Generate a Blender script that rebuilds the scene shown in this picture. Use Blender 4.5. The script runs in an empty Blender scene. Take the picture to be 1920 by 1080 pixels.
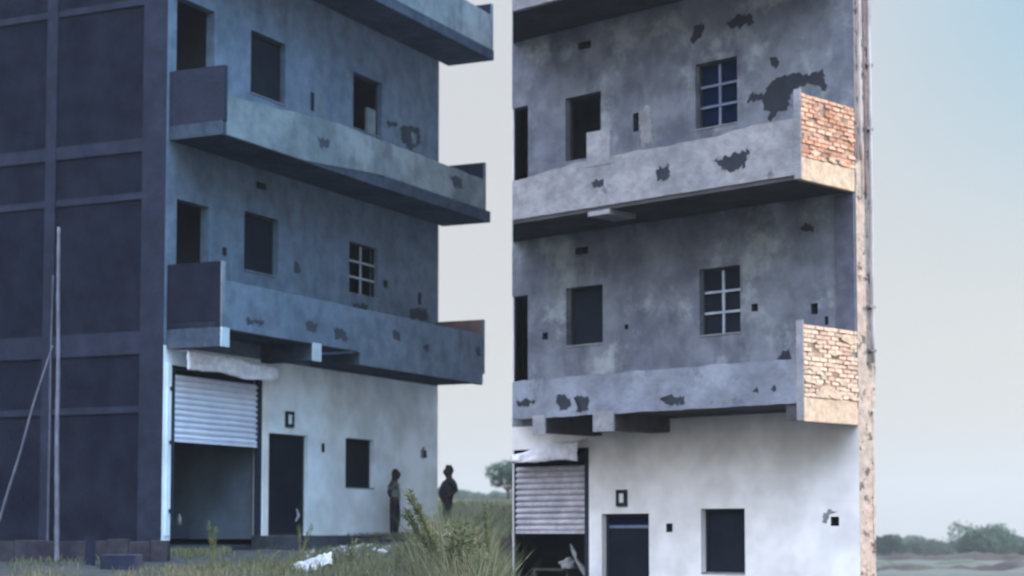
import bpy, math, random
from mathutils import Vector, Matrix, noise
random.seed(7)
R = math.radians
sc = bpy.context.scene

# ---------------------------------------------------------------- camera, sky, sun, exposure
cam = bpy.data.objects.new('camera', bpy.data.cameras.new('camera'))
sc.collection.objects.link(cam)
cam.location = (0, 0, 0); cam.rotation_euler = (R(94.0), 0, 0)
cam.data.sensor_width = 36; cam.data.lens = 65.6; cam.data.shift_y = 0.112
cam.data.clip_end = 6000; cam.data.clip_start = 0.2
cam.data.dof.use_dof = True; cam.data.dof.focus_distance = 14.0; cam.data.dof.aperture_fstop = 2.3
sc.camera = cam

SUN_AZ, SUN_EL = 78.0, 24.0            # azimuth from +Y towards +X
w = bpy.data.worlds.new('World'); sc.world = w; w.use_nodes = True
nt = w.node_tree; nt.nodes.clear()
sky = nt.nodes.new('ShaderNodeTexSky'); sky.sky_type = 'NISHITA'; sky.sun_disc = False
sky.sun_elevation = R(SUN_EL); sky.sun_rotation = R(SUN_AZ)
sky.air_density = 1.0; sky.dust_density = 1.6; sky.ozone_density = 1.0
bg = nt.nodes.new('ShaderNodeBackground'); bg.inputs['Strength'].default_value = 0.008
# pale overcast veil over the blue: grey at the horizon, bluer and brighter overhead
wt = nt.nodes.new('ShaderNodeTexCoord'); wz = nt.nodes.new('ShaderNodeSeparateXYZ'); nt.links.new(wt.outputs['Generated'], wz.inputs[0])
wr = nt.nodes.new('ShaderNodeValToRGB'); nt.links.new(wz.outputs[2], wr.inputs[0])
el = wr.color_ramp.elements
el[0].position = 0.0; el[0].color = (0.182, 0.168, 0.168, 1); el[1].position = 1.0; el[1].color = (1.0, 1.12, 1.42, 1)
for p_, c_ in ((0.10, (0.182, 0.174, 0.166, 1)), (0.29, (0.180, 0.180, 0.180, 1)), (0.45, (0.42, 0.47, 0.58, 1))):
    q = el.new(p_); q.color = c_
# the veil thins to cyan blue on the right, higher up
wb = nt.nodes.new('ShaderNodeMapRange'); wb.interpolation_type = 'SMOOTHSTEP'; wb.inputs['From Min'].default_value = 0.12; wb.inputs['From Max'].default_value = 0.30; nt.links.new(wz.outputs[0], wb.inputs['Value'])
wc = nt.nodes.new('ShaderNodeMapRange'); wc.interpolation_type = 'SMOOTHSTEP'; wc.inputs['From Min'].default_value = 0.09; wc.inputs['From Max'].default_value = 0.29; nt.links.new(wz.outputs[2], wc.inputs['Value'])
wd = nt.nodes.new('ShaderNodeMath'); wd.operation = 'MULTIPLY'; nt.links.new(wb.outputs[0], wd.inputs[0]); nt.links.new(wc.outputs[0], wd.inputs[1])
wq = nt.nodes.new('ShaderNodeMix'); wq.data_type = 'RGBA'; wq.blend_type = 'MULTIPLY'; nt.links.new(wd.outputs[0], wq.inputs[0])
nt.links.new(wr.outputs[0], wq.inputs[6]); wq.inputs[7].default_value = (0.50, 0.82, 1.0, 1)
# unseen sky behind the camera brightened as added fill for the facades
wm = nt.nodes.new('ShaderNodeMapRange'); wm.inputs['From Min'].default_value = -0.6; wm.inputs['From Max'].default_value = 0.7
wm.inputs['To Min'].default_value = 2.0; wm.inputs['To Max'].default_value = 1.0; nt.links.new(wz.outputs[1], wm.inputs['Value'])
wx = nt.nodes.new('ShaderNodeMix'); wx.data_type = 'RGBA'; wx.blend_type = 'MULTIPLY'; wx.inputs[0].default_value = 1.0
nt.links.new(wq.outputs[2], wx.inputs[6]); nt.links.new(wm.outputs[0], wx.inputs[7])
bg2 = nt.nodes.new('ShaderNodeBackground'); nt.links.new(wx.outputs[2], bg2.inputs[0]); bg2.inputs['Strength'].default_value = 1.0
wa = nt.nodes.new('ShaderNodeAddShader')
wo = nt.nodes.new('ShaderNodeOutputWorld')
nt.links.new(sky.outputs[0], bg.inputs[0]); nt.links.new(bg.outputs[0], wa.inputs[0]); nt.links.new(bg2.outputs[0], wa.inputs[1]); nt.links.new(wa.outputs[0], wo.inputs[0])

sl = bpy.data.lights.new('sun', 'SUN'); sl.energy = 2.0; sl.angle = R(0.6); sl.color = (1.0, 0.80, 0.60)
so = bpy.data.objects.new('sun', sl); sc.collection.objects.link(so)
sd = Vector((math.sin(R(SUN_AZ))*math.cos(R(SUN_EL)), math.cos(R(SUN_AZ))*math.cos(R(SUN_EL)), math.sin(R(SUN_EL))))
so.rotation_euler = sd.to_track_quat('Z', 'Y').to_euler(); so.location = (30, 10, 30)

sc.view_settings.view_transform = 'Standard'; sc.view_settings.look = 'None'
sc.view_settings.exposure = 1.72; sc.view_settings.gamma = 1

# ---------------------------------------------------------------- materials
def mat(name, c1, c2=None, scale=0.8, fine=None, streak=None, rough=0.9, bump=0.0, island=0.0, lo=0.35, hi=0.65, stain=None, transl=None):
    m = bpy.data.materials.new(name); m.use_nodes = True
    N = m.node_tree.nodes; L = m.node_tree.links
    b = N['Principled BSDF']; b.inputs['Roughness'].default_value = rough
    b.inputs['Specular IOR Level'].default_value = 0.0 if 'pane' in name or 'dark' in name else 0.2
    tc = N.new('ShaderNodeTexCoord')
    def nz(sc_, det, vec=None, rg=0.6):
        n = N.new('ShaderNodeTexNoise'); n.inputs['Scale'].default_value = sc_
        n.inputs['Detail'].default_value = det; n.inputs['Roughness'].default_value = rg
        L.new(vec or tc.outputs['Object'], n.inputs['Vector']); return n.outputs['Fac']
    def ramp(fac, a, z):
        r = N.new('ShaderNodeMapRange'); r.inputs['From Min'].default_value = a; r.inputs['From Max'].default_value = z
        r.interpolation_type = 'SMOOTHSTEP'
        L.new(fac, r.inputs['Value']); return r.outputs[0]
    def mix(fac, a, c, kind='MIX'):
        x = N.new('ShaderNodeMix'); x.data_type = 'RGBA'; x.blend_type = kind
        if isinstance(fac, float): x.inputs['Factor'].default_value = fac
        else: L.new(fac, x.inputs['Factor'])
        for s, v in ((6, a), (7, c)):
            if isinstance(v, tuple): x.inputs[s].default_value = (*v, 1)
            else: L.new(v, x.inputs[s])
        return x.outputs[2]
    col = c1
    if c2: col = mix(ramp(nz(scale, 5), lo, hi), c1, c2)
    if stain:
        col = mix(ramp(nz(stain[1], 6, rg=0.7), stain[2], stain[3]), col, stain[0])
    if streak:
        mp = N.new('ShaderNodeMapping'); mp.inputs['Scale'].default_value = (0.8, 0.8, 0.3)
        L.new(tc.outputs['Object'], mp.inputs[0])
        col = mix(ramp(nz(1.6, 4, mp.outputs[0]), 0.48, 0.75), col, streak)
    if fine:
        f = ramp(nz(fine, 3), 0.3, 0.7)
        mr = N.new('ShaderNodeMapRange'); mr.inputs['To Min'].default_value = 0.8; mr.inputs['To Max'].default_value = 1.15
        L.new(f, mr.inputs['Value'])
        col = mix(1.0, col, mr.outputs[0], 'MULTIPLY')
    if island:
        g = N.new('ShaderNodeNewGeometry')
        mr = N.new('ShaderNodeMapRange'); mr.inputs['To Min'].default_value = 1-island; mr.inputs['To Max'].default_value = 1+island
        L.new(g.outputs['Random Per Island'], mr.inputs['Value'])
        col = mix(1.0, col, mr.outputs[0], 'MULTIPLY')
    if isinstance(col, tuple): b.inputs['Base Color'].default_value = (*col, 1)
    else: L.new(col, b.inputs['Base Color'])
    if bump:
        bp = N.new('ShaderNodeBump'); bp.inputs['Strength'].default_value = bump; bp.inputs['Distance'].default_value = 0.03
        L.new(nz(9.0, 5), bp.inputs['Height']); L.new(bp.outputs[0], b.inputs['Normal'])
    if transl:
        t = N.new('ShaderNodeBsdfTranslucent'); ms = N.new('ShaderNodeMixShader'); ms.inputs[0].default_value = transl
        if isinstance(col, tuple): t.inputs[0].default_value = (*col, 1)
        else: L.new(col, t.inputs[0])
        L.new(b.outputs[0], ms.inputs[1]); L.new(t.outputs[0], ms.inputs[2]); L.new(ms.outputs[0], N['Material Output'].inputs[0])
    return m

M = {}
M['a_paint'] = mat('skylight tinted limewash', (0.778, 0.880, 0.920), (0.731, 0.833, 0.920), 0.4, fine=0.8, rough=0.9, bump=0.05)  # white limewash with the blue of skylight put into its colour
M['a_cement'] = mat('skylight tinted cement plaster', (0.101, 0.144, 0.198), (0.137, 0.184, 0.246), 0.55, fine=2.5, streak=(0.088, 0.117, 0.169), bump=0.4)  # grey plaster, its bluish skylight cast painted in
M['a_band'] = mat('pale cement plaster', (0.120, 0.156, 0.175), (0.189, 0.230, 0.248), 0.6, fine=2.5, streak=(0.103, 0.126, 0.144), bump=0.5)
M['a_cap'] = mat('pale beam end', (0.45, 0.54, 0.60), (0.38, 0.46, 0.52), 3)
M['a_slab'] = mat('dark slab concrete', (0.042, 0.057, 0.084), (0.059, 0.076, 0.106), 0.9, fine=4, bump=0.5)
M['step'] = mat('dark step concrete', (0.038, 0.045, 0.059), (0.056, 0.063, 0.077), 1.5, fine=5, bump=0.5)  # mottled dark blue grey tones for the step
M['low_wall'] = mat('dark low wall', (0.035, 0.032, 0.042), (0.05, 0.046, 0.055), 2.0, fine=6, bump=0.5)
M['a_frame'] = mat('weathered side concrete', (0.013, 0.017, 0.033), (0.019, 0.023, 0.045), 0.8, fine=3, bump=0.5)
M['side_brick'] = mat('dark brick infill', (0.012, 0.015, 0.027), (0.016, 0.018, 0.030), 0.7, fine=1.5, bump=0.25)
M['a_corner'] = mat('corner brick', (0.20, 0.12, 0.11), (0.12, 0.09, 0.10), 3)
M['b_paint'] = mat('off white limewash', (0.830, 0.804, 0.788), (0.790, 0.774, 0.769), 0.4, fine=0.8, bump=0.05)
M['b_cement'] = mat('grey cement plaster', (0.112, 0.121, 0.156), (0.178, 0.193, 0.225), 0.7, fine=2.0, streak=(0.085, 0.090, 0.118), bump=0.5, stain=((0.262, 0.290, 0.305), 0.6, 0.50, 0.64))
M['b_front'] = mat('pale blue grey parapet plaster', (0.150, 0.162, 0.200), (0.205, 0.222, 0.262), 0.8, fine=2.0, bump=0.5, stain=((0.105, 0.115, 0.145), 1.3, 0.54, 0.68))
M['b_band'] = mat('pale worn parapet plaster', (0.193, 0.196, 0.211), (0.266, 0.260, 0.273), 0.8, fine=3, bump=0.6, stain=((0.106, 0.111, 0.123), 1.6, 0.58, 0.72))
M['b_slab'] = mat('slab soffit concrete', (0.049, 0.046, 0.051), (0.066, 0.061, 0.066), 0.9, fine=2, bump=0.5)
M['b_dark'] = mat('dark exposed cement', (0.030, 0.032, 0.042), (0.038, 0.042, 0.052), 2)
M['a_dark'] = mat('dark blue grey cement', (0.043, 0.052, 0.070), (0.055, 0.065, 0.085), 2)
M['cream'] = mat('cream lime plaster', (0.519, 0.378, 0.267), (0.456, 0.344, 0.260), 1.4, fine=5, bump=0.6, stain=((0.126, 0.090, 0.068), 7.0, 0.66, 0.72))
M['side_plaster'] = mat('blotched side plaster', (0.421, 0.325, 0.268), (0.359, 0.290, 0.246), 1.2, fine=5, bump=0.7, stain=((0.109, 0.093, 0.080), 3.2, 0.54, 0.60))
M['pilaster'] = mat('pilaster cement', (0.084, 0.087, 0.115), (0.105, 0.108, 0.140), 0.8, fine=4, bump=0.4)
M['brick'] = mat('orange brick', (0.469, 0.217, 0.134), (0.559, 0.347, 0.248), 1.6, fine=14, island=0.28, bump=0.7)
M['brick_pale'] = mat('limed pinkish brick', (0.549, 0.359, 0.270), (0.596, 0.474, 0.359), 1.6, fine=14, island=0.22, bump=0.7)
M['mortar'] = mat('orange brown mortar', (0.13, 0.09, 0.07), (0.42, 0.28, 0.20), 5)
M['void'] = mat('shade dark interior', (0.05, 0.055, 0.07), (0.04, 0.045, 0.06), 1)  # dark colour stands in for shade inside small holes and openings
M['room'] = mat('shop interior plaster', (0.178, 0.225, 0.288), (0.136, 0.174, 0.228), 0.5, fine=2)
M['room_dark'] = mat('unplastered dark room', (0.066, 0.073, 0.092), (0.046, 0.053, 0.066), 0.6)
M['shutter'] = mat('galvanised shutter', (0.759, 0.816, 0.920), (0.667, 0.713, 0.851), 1.5, rough=0.55)
M['shutter_b'] = mat('dusty galvanised shutter', (0.50, 0.47, 0.51), (0.42, 0.41, 0.45), 1.5, fine=5, rough=0.6)
M['guide'] = mat('dark steel guide', (0.03, 0.035, 0.05), rough=0.5)
M['white_metal'] = mat('white crumpled sheet', (0.90, 0.90, 0.95), (0.82, 0.82, 0.90), 1.5, fine=6, rough=0.7)
M['bar'] = mat('pale painted window bar', (0.42, 0.47, 0.54), (0.30, 0.34, 0.42), 4, rough=0.6)
M['bar_dark'] = mat('blue grey window bar', (0.16, 0.20, 0.29), (0.12, 0.15, 0.24), 4, rough=0.6)
M['frame'] = mat('dark window frame', (0.025, 0.028, 0.037), rough=0.6)
M['pane_blue'] = mat('dark blue pane', (0.003, 0.009, 0.030), rough=0.55)
M['pane_dark'] = mat('dark shutter board', (0.011, 0.014, 0.024), (0.015, 0.019, 0.028), 2, rough=0.6)
M['pipe'] = mat('white drain pipe', (0.446, 0.422, 0.422), (0.288, 0.272, 0.282), 1.5, rough=0.6)
M['pipe_dark'] = mat('stained cable pipe', (0.14, 0.12, 0.13), (0.22, 0.19, 0.19), 2)
M['bamboo'] = mat('greyed bamboo', (0.105, 0.105, 0.131), (0.074, 0.074, 0.095), 3)
M['sack'] = mat('white plastic sack', (0.357, 0.365, 0.374), (0.255, 0.264, 0.272), 3, rough=0.7)
M['rubble'] = mat('rubble stone', (0.156, 0.156, 0.162), (0.240, 0.240, 0.240), 3, fine=12, island=0.4, bump=0.6)
M['skin'] = mat('dark skin', (0.035, 0.025, 0.024), (0.045, 0.032, 0.031), 6, rough=0.6)
M['hair'] = mat('black hair', (0.008, 0.008, 0.010), (0.015, 0.014, 0.016), 30, rough=0.7)
M['shirt'] = mat('grey green shirt', (0.10, 0.13, 0.13), (0.14, 0.17, 0.17), 7)
M['trousers'] = mat('dark trousers', (0.018, 0.021, 0.030), (0.024, 0.027, 0.040), 9)
M['dark_shirt'] = mat('dark navy shirt', (0.024, 0.028, 0.038), (0.035, 0.04, 0.05), 6)
M['grass'] = mat('dry green grass', (0.094, 0.104, 0.061), (0.137, 0.137, 0.086), 0.6, island=0.4, rough=0.8, transl=0.3)
M['grass_far'] = mat('field grass', (0.208, 0.240, 0.156), (0.260, 0.273, 0.182), 0.4, island=0.4, rough=0.8, transl=0.3)
M['weed'] = mat('weed leaf', (0.096, 0.120, 0.060), (0.160, 0.168, 0.096), 2.0, island=0.45, rough=0.8, transl=0.35)
M['stem'] = mat('weed stem', (0.11, 0.12, 0.06), (0.08, 0.08, 0.05), 5)
M['leaf'] = mat('tree leaf', (0.024, 0.047, 0.032), (0.037, 0.068, 0.040), 0.5, island=0.5, rough=0.8, transl=0.25)
M['bark'] = mat('tree bark', (0.08, 0.07, 0.06), (0.05, 0.045, 0.04), 4)
M['table'] = mat('olive table top', (0.07, 0.075, 0.06), (0.09, 0.09, 0.07), 3)

# ---------------------------------------------------------------- mesh helpers
class MB:
    def __init__(s): s.v = []; s.f = []; s.m = []; s.smooth = False; s.rim = None
    def face(s, pts, mi=0):
        i = len(s.v); s.v += [tuple(p) for p in pts]; s.f.append(tuple(range(i, i+len(pts)))); s.m.append(mi)
    def raw(s, vs, fs, mi=0):
        i = len(s.v); s.v += [tuple(p) for p in vs]
        for f in fs: s.f.append(tuple(i+k for k in f)); s.m.append(mi)
    def box(s, x0, x1, y0, y1, z0, z1, mi=0, j=0.0):
        vs = [(x, y, z) for z in (z0, z1) for x, y in ((x0, y0), (x1, y0), (x1, y1), (x0, y1))]
        if j: vs = [(a+random.uniform(-j, j), b+random.uniform(-j, j), c+random.uniform(-j, j)) for a, b, c in vs]
        s.raw(vs, [(3, 2, 1, 0), (4, 5, 6, 7), (0, 1, 5, 4), (1, 2, 6, 5), (2, 3, 7, 6), (3, 0, 4, 7)], mi)
    def prism(s, pts, z0, z1, mi=0):
        n = len(pts)
        s.raw([(x, y, z0) for x, y in pts]+[(x, y, z1) for x, y in pts],
              [tuple(range(n-1, -1, -1)), tuple(range(n, 2*n))]+[(i, (i+1) % n, n+(i+1) % n, n+i) for i in range(n)], mi)
    def tube(s, pts, rads, n=8, mi=0):
        pts = [Vector(p) for p in pts]; rings = []
        for i, p in enumerate(pts):
            d = (pts[min(i+1, len(pts)-1)]-pts[max(i-1, 0)]).normalized()
            a = d.orthogonal().normalized() if abs(d.z) < 0.9 else d.cross(Vector((1, 0, 0))).normalized()
            b = d.cross(a)
            r = rads[i] if isinstance(rads, (list, tuple)) else rads
            rings.append([p+a*math.cos(t*2*math.pi/n)*r+b*math.sin(t*2*math.pi/n)*r for t in range(n)])
        vs = [v for q in rings for v in q]; fs = []
        for i in range(len(rings)-1):
            for k in range(n): fs.append((i*n+k, i*n+(k+1) % n, (i+1)*n+(k+1) % n, (i+1)*n+k))
        fs += [tuple(range(n-1, -1, -1)), tuple((len(rings)-1)*n+k for k in range(n))]
        s.raw(vs, fs, mi)
    def flake(s, pts, y, mi=1, t=0.006):
        """ragged patch lying on a wall face whose outward side is -y"""
        out = []
        for i, p in enumerate(pts):
            q = pts[(i+1) % len(pts)]; L = math.dist(p, q); m_ = max(3, int(L/0.045))
            for k in range(m_):
                u = k/m_; a_ = min(0.05, L*0.16)*(1 if k else 0.6)
                out.append((p[0]+(q[0]-p[0])*u+random.uniform(-1, 1)*a_, p[1]+(q[1]-p[1])*u+random.uniform(-1, 1)*a_))
        n = len(out)
        if s.rim is not None and mi == 1:
            cx = sum(p[0] for p in out)/n; cz = sum(p[1] for p in out)/n; rim = []
            for i, (x, z) in enumerate(out):
                k = 0.018*(noise.noise(Vector((x*5, z*5, 2)))+0.15); L = math.hypot(x-cx, z-cz) or 1; rim.append((x+(x-cx)/L*k, z+(z-cz)/L*k))
            s.raw([(x, y-t*0.6, z) for x, z in rim]+[(x, y+0.01, z) for x, z in rim], [tuple(range(n))]+[(i, (i+1) % n, n+(i+1) % n, n+i) for i in range(n)], s.rim)
        s.raw([(x, y-t, z) for x, z in out]+[(x, y+0.01, z) for x, z in out],
              [tuple(range(n))]+[(i, (i+1) % n, n+(i+1) % n, n+i) for i in range(n)], mi)
    def wall(s, x0, x1, z0, z1, y0, th, holes, mi=0, holemi=None):
        """wall in the xz plane, front face at y0, back at y0+th, rectangular holes (xa,xb,za,zb)"""
        xs = sorted({x0, x1, *[h[0] for h in holes], *[h[1] for h in holes]}); xs = [x for x in xs if x0 <= x <= x1]
        zs = sorted({z0, z1, *[h[2] for h in holes], *[h[3] for h in holes]}); zs = [z for z in zs if z0 <= z <= z1]
        def hole(x, z): return any(a < x < b and c < z < d for a, b, c, d in holes)
        def solid(i, k):
            if i < 0 or k < 0 or i >= len(xs)-1 or k >= len(zs)-1: return False
            return not hole((xs[i]+xs[i+1])/2, (zs[k]+zs[k+1])/2)
        y1 = y0+th
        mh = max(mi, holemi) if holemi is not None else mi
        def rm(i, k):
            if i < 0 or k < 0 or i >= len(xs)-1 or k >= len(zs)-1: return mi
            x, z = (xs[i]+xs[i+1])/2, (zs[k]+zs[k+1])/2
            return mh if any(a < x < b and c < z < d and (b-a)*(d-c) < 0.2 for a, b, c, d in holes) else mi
        for i in range(len(xs)-1):
            for k in range(len(zs)-1):
                if not solid(i, k): continue
                a, b, c, d = xs[i], xs[i+1], zs[k], zs[k+1]
                s.face([(a, y0, c), (b, y0, c), (b, y0, d), (a, y0, d)], mi)
                s.face([(b, y1, c), (a, y1, c), (a, y1, d), (b, y1, d)], mi)
                if not solid(i-1, k): s.face([(a, y1, c), (a, y0, c), (a, y0, d), (a, y1, d)], rm(i-1, k))
                if not solid(i+1, k): s.face([(b, y0, c), (b, y1, c), (b, y1, d), (b, y0, d)], rm(i+1, k))
                if not solid(i, k-1): s.face([(a, y1, c), (b, y1, c), (b, y0, c), (a, y0, c)], rm(i, k-1))
                if not solid(i, k+1): s.face([(a, y0, d), (b, y0, d), (b, y1, d), (a, y1, d)], rm(i, k+1))
    def build(s, name, mats, parent=None, smooth=False, bevel=0.0):
        me = bpy.data.meshes.new(name); me.from_pydata(s.v, [], s.f)
        if not isinstance(mats, (list, tuple)): mats = [mats]
        for q in mats: me.materials.append(M[q])
        for p, mi in zip(me.polygons, s.m): p.material_index = mi; p.use_smooth = smooth
        me.update()
        o = bpy.data.objects.new(name, me); sc.collection.objects.link(o)
        if parent: o.parent = parent
        if bevel:
            b = o.modifiers.new('bevel', 'BEVEL'); b.width = bevel; b.segments = 2; b.limit_method = 'ANGLE'
        return o
def tag(o, label, cat, group=None, kind=None):
    if label: o['label'] = label
    if cat: o['category'] = cat
    if group: o['group'] = group
    if kind: o['kind'] = kind
    return o
def empty(name, loc, rz=0, label=None, cat=None, group=None):
    o = bpy.data.objects.new(name, None); sc.collection.objects.link(o)
    o.location = loc; o.rotation_euler = (0, 0, rz); o.empty_display_size = 0.3
    return tag(o, label, cat, group)
def sm(a, b, x):
    t = min(1, max(0, (x-a)/(b-a))); return t*t*(3-2*t)

# ---------------------------------------------------------------- ground
def ground_z(x, y):
    if y > 1: a = x/y
    else: a = 0.2 if x > 0 else -0.2
    near = 1-sm(-0.014, -0.002, a); far = 1-sm(0.02, 0.12, a)
    wl = near+(far-near)*sm(41, 47, y)
    zl = -1.6+1.22*sm(17, 35.5, y)+0.28*sm(39.5, 44, y)+0.95*sm(49, 60, y)
    if y > 60: zl = 0.85+0.0165*(y-60)
    zr = -1.8 if y < 139 else -0.0129*y
    z = zr*(1-wl)+zl*wl
    bump = 0.09*noise.noise(Vector((x*0.5, y*0.5, 0)))+0.05*noise.noise(Vector((x*1.7, y*1.7, 3)))
    ina = sm(36, 38, y)*(1-sm(48.5, 50, y))*(1-sm(-3, 0, x))
    return z+bump*(1-0.85*ina)*(1 if y < 80 else 2.5)
xs = []; x = -12.0
while x <= 13: xs.append(x); x += 0.25
st = 0.4
while xs[-1] < 1500: xs.append(xs[-1]+st); st *= 1.13
lo = [-12.0]; st = 0.4
while lo[-1] > -1500: lo.append(lo[-1]-st); st *= 1.13
xs = lo[:0:-1]+xs
ys = [-60, -40, -25, -15, -8, -3, 1, 4, 7, 10, 13]; y = 15.0
while y < 66: ys.append(y); y += 0.4
st = 0.5
while ys[-1] < 2600: ys.append(ys[-1]+st); st *= 1.07
g = MB(); nx = len(xs)
g.raw([(a, b, ground_z(a, b)) for b in ys for a in xs],
      [(k*nx+i, k*nx+i+1, (k+1)*nx+i+1, (k+1)*nx+i) for k in range(len(ys)-1) for i in range(nx-1)])
gm = mat('earth and field', (0.016, 0.021, 0.023), (0.028, 0.032, 0.032), 0.35, fine=2.5, bump=0.6)
N = gm.node_tree.nodes; L = gm.node_tree.links; b = N['Principled BSDF']
src = b.inputs['Base Color'].links[0].from_socket
tc = N.new('ShaderNodeTexCoord'); sx = N.new('ShaderNodeSeparateXYZ'); L.new(tc.outputs['Object'], sx.inputs[0])
mp = N.new('ShaderNodeMapping'); mp.inputs['Scale'].default_value = (0.012, 0.075, 0); L.new(tc.outputs['Object'], mp.inputs[0])
nz = N.new('ShaderNodeTexNoise'); nz.inputs['Scale'].default_value = 1.0; nz.inputs['Detail'].default_value = 3; L.new(mp.outputs[0], nz.inputs['Vector'])
cr = N.new('ShaderNodeValToRGB'); L.new(nz.outputs['Fac'], cr.inputs[0])
e = cr.color_ramp.elements; e[0].position = 0.36; e[0].color = (0.042, 0.058, 0.038, 1); e[1].position = 0.66; e[1].color = (0.062, 0.066, 0.05, 1)
for p_, c_ in ((0.45, (0.065, 0.078, 0.065, 1)), (0.5, (0.062, 0.055, 0.052, 1)), (0.56, (0.075, 0.085, 0.07, 1))):
    q = e.new(p_); q.color = c_
mr = N.new('ShaderNodeMapRange'); mr.inputs['From Min'].default_value = 48; mr.inputs['From Max'].default_value = 62; L.new(sx.outputs[1], mr.inputs[0])
mx = N.new('ShaderNodeMix'); mx.data_type = 'RGBA'; L.new(mr.outputs[0], mx.inputs[0]); L.new(src, mx.inputs[6]); L.new(cr.outputs[0], mx.inputs[7])
L.new(mx.outputs[2], b.inputs['Base Color'])
M['ground'] = gm
tag(g.build('ground', 'ground', smooth=True), 'dusty ground rising to fields', None, kind='structure')

# ---------------------------------------------------------------- shared building details
def grille(name, x0, x1, z0, z1, y, parent, nv, nh, m, t=0.022, skip=()):
    b = MB()
    for i in range(1, nv): xx = x0+(x1-x0)*i/nv; b.box(xx-t*1.2, xx+t*1.2, y, y+0.03, z0, z1)
    for i in range(1, nh): zz = z0+(z1-z0)*i/nh; b.box(x0, x1, y-0.012, y+0.018, zz-t, zz+t)
    return b.build(name, m, parent)
def frame_mb(x0, x1, z0, z1, y, w_=0.05, d=0.06):
    b = MB(); b.box(x0, x0+w_, y, y+d, z0, z1); b.box(x1-w_, x1, y, y+d, z0, z1)
    b.box(x0+w_, x1-w_, y+0.002, y+d-0.002, z1-w_, z1); b.box(x0+w_, x1-w_, y+0.002, y+d-0.002, z0, z0+w_); return b
def window(root, h, y, pane, bars=None, bm='bar', fm='frame', label=None):
    x0, x1, z0, z1 = h
    f = frame_mb(x0, x1, z0, z1, y).build('window', fm, root)
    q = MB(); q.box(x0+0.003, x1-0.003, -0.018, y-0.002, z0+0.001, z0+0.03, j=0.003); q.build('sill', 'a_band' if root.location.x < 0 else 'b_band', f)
    if label: f['label'] = label
    if pane:
        p = MB(); p.box(x0+0.05, x1-0.05, y+0.035, y+0.05, z0+0.05, z1-0.05); p.build('pane', pane, f)
    if bars: grille('grille', x0+0.05, x1-0.05, z0+0.05, z1-0.05, y-0.02, f, bars[0], bars[1], bm)
    return f
def roller(root, x0, x1, zb, zt, y, m, sag=0.0):
    b = MB(); n = max(6, int((zt-zb)/0.118)); pts = []
    for i in range(n):
        z0_ = zb+(zt-zb)*i/n; dz = (zt-zb)/n
        for u, d in ((0, 0.012), (0.2, -0.026), (0.45, -0.04), (0.7, -0.03), (0.9, 0.012)):
            pts.append((z0_+dz*u, y+d))
    pts.append((zt, y))
    K = 12; vs = []
    for k in range(K+1):
        xx = x0+(x1-x0)*k/K
        for z, yy in pts: vs.append((xx, yy+0.006*noise.noise(Vector((xx*1.3, z*9, 1))), z+0.006*noise.noise(Vector((xx, z*3, 5)))))
    n2 = len(pts)
    b.raw(vs, [(k*n2+i, (k+1)*n2+i, (k+1)*n2+i+1, k*n2+i+1) for k in range(K) for i in range(n2-1)])
    b.raw([(a, c+0.012, z) for a, c, z in vs], [(k*n2+i, k*n2+i+1, (k+1)*n2+i+1, (k+1)*n2+i) for k in range(K) for i in range(n2-1)])
    o = b.build('roller_shutter', m, root, smooth=False)
    c = MB(); c.box(x0, x1, y-0.035, y+0.02, zb-0.05, zb+0.01); c.build('bottom_rail', m, o)
    return o
def crumpled(parent, x0, x1, yf, yb, ztop, zbot, seed, m='white_metal', name='awning_sheet'):
    """sheet folded over the shutter drum: top run then front drop, wavy edges; ztop/zbot are functions of 0..1"""
    NX, NU = 34, 14; vs = []
    for i in range(NX+1):
        u = i/NX; xx = x0+(x1-x0)*u
        for k in range(NU+1):
            v = k/NU
            zt, zb = ztop(u), zbot(u)
            if v < 0.3: yy = yb+(yf-yb)*(v/0.3); zz = zt+0.05*(1-v/0.3)
            else: q = (v-0.3)/0.7; yy = yf-0.015*math.sin(q*3.1); zz = zt+(zb-zt)*q
            n = noise.noise_vector(Vector((xx*2.2+seed, v*3.0, seed)))*0.035+noise.noise_vector(Vector((xx*6+seed, v*8, 3)))*0.018
            vs.append((xx+n.x, yy+n.y, zz+n.z))
    b = MB(); b.raw(vs, [(i*(NU+1)+k, (i+1)*(NU+1)+k, (i+1)*(NU+1)+k+1, i*(NU+1)+k+1) for i in range(NX) for k in range(NU)])
    o = b.build(name, m, parent, smooth=True)
    s = o.modifiers.new('solid', 'SOLIDIFY'); s.thickness = 0.01
    return o
def sign_box(root, x0, x1, z0, z1, y, lm):
    b = frame_mb(x0, x1, z0, z1, y, 0.07, 0.07); o = b.build('name_plate', 'frame', root)
    c = MB(); c.box(x0+0.071, x1-0.071, y+0.02, y+0.065, z0+0.071, z1-0.071); c.build('plate_panel', lm, o)

# ---------------------------------------------------------------- building seen on the left
A = empty('apartment_building', (-7.06, 38.0, -0.15), R(64.226),
          'left skylight tinted building with dark brick side wall and half open shutter behind two people', 'building')
XA = 11.78; TOP = 16.6; BD = 9.0
door_a = (3.80, 5.43, 0.10, 2.38); win_a = (7.12, 8.45, 1.22, 2.42); sh_a = (0.18, 3.53, -0.35, 3.60)
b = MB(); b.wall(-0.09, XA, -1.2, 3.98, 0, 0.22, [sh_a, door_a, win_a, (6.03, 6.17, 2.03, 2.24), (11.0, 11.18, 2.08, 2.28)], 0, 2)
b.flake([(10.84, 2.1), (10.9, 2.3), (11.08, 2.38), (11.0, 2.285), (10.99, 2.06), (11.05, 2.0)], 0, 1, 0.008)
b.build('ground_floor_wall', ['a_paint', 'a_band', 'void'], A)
o1 = (0.28, 1.43, 4.40, 7.06); w12 = (2.76, 4.13, 5.88, 7.20); w13 = (7.24, 8.61, 5.90, 7.16)
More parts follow.
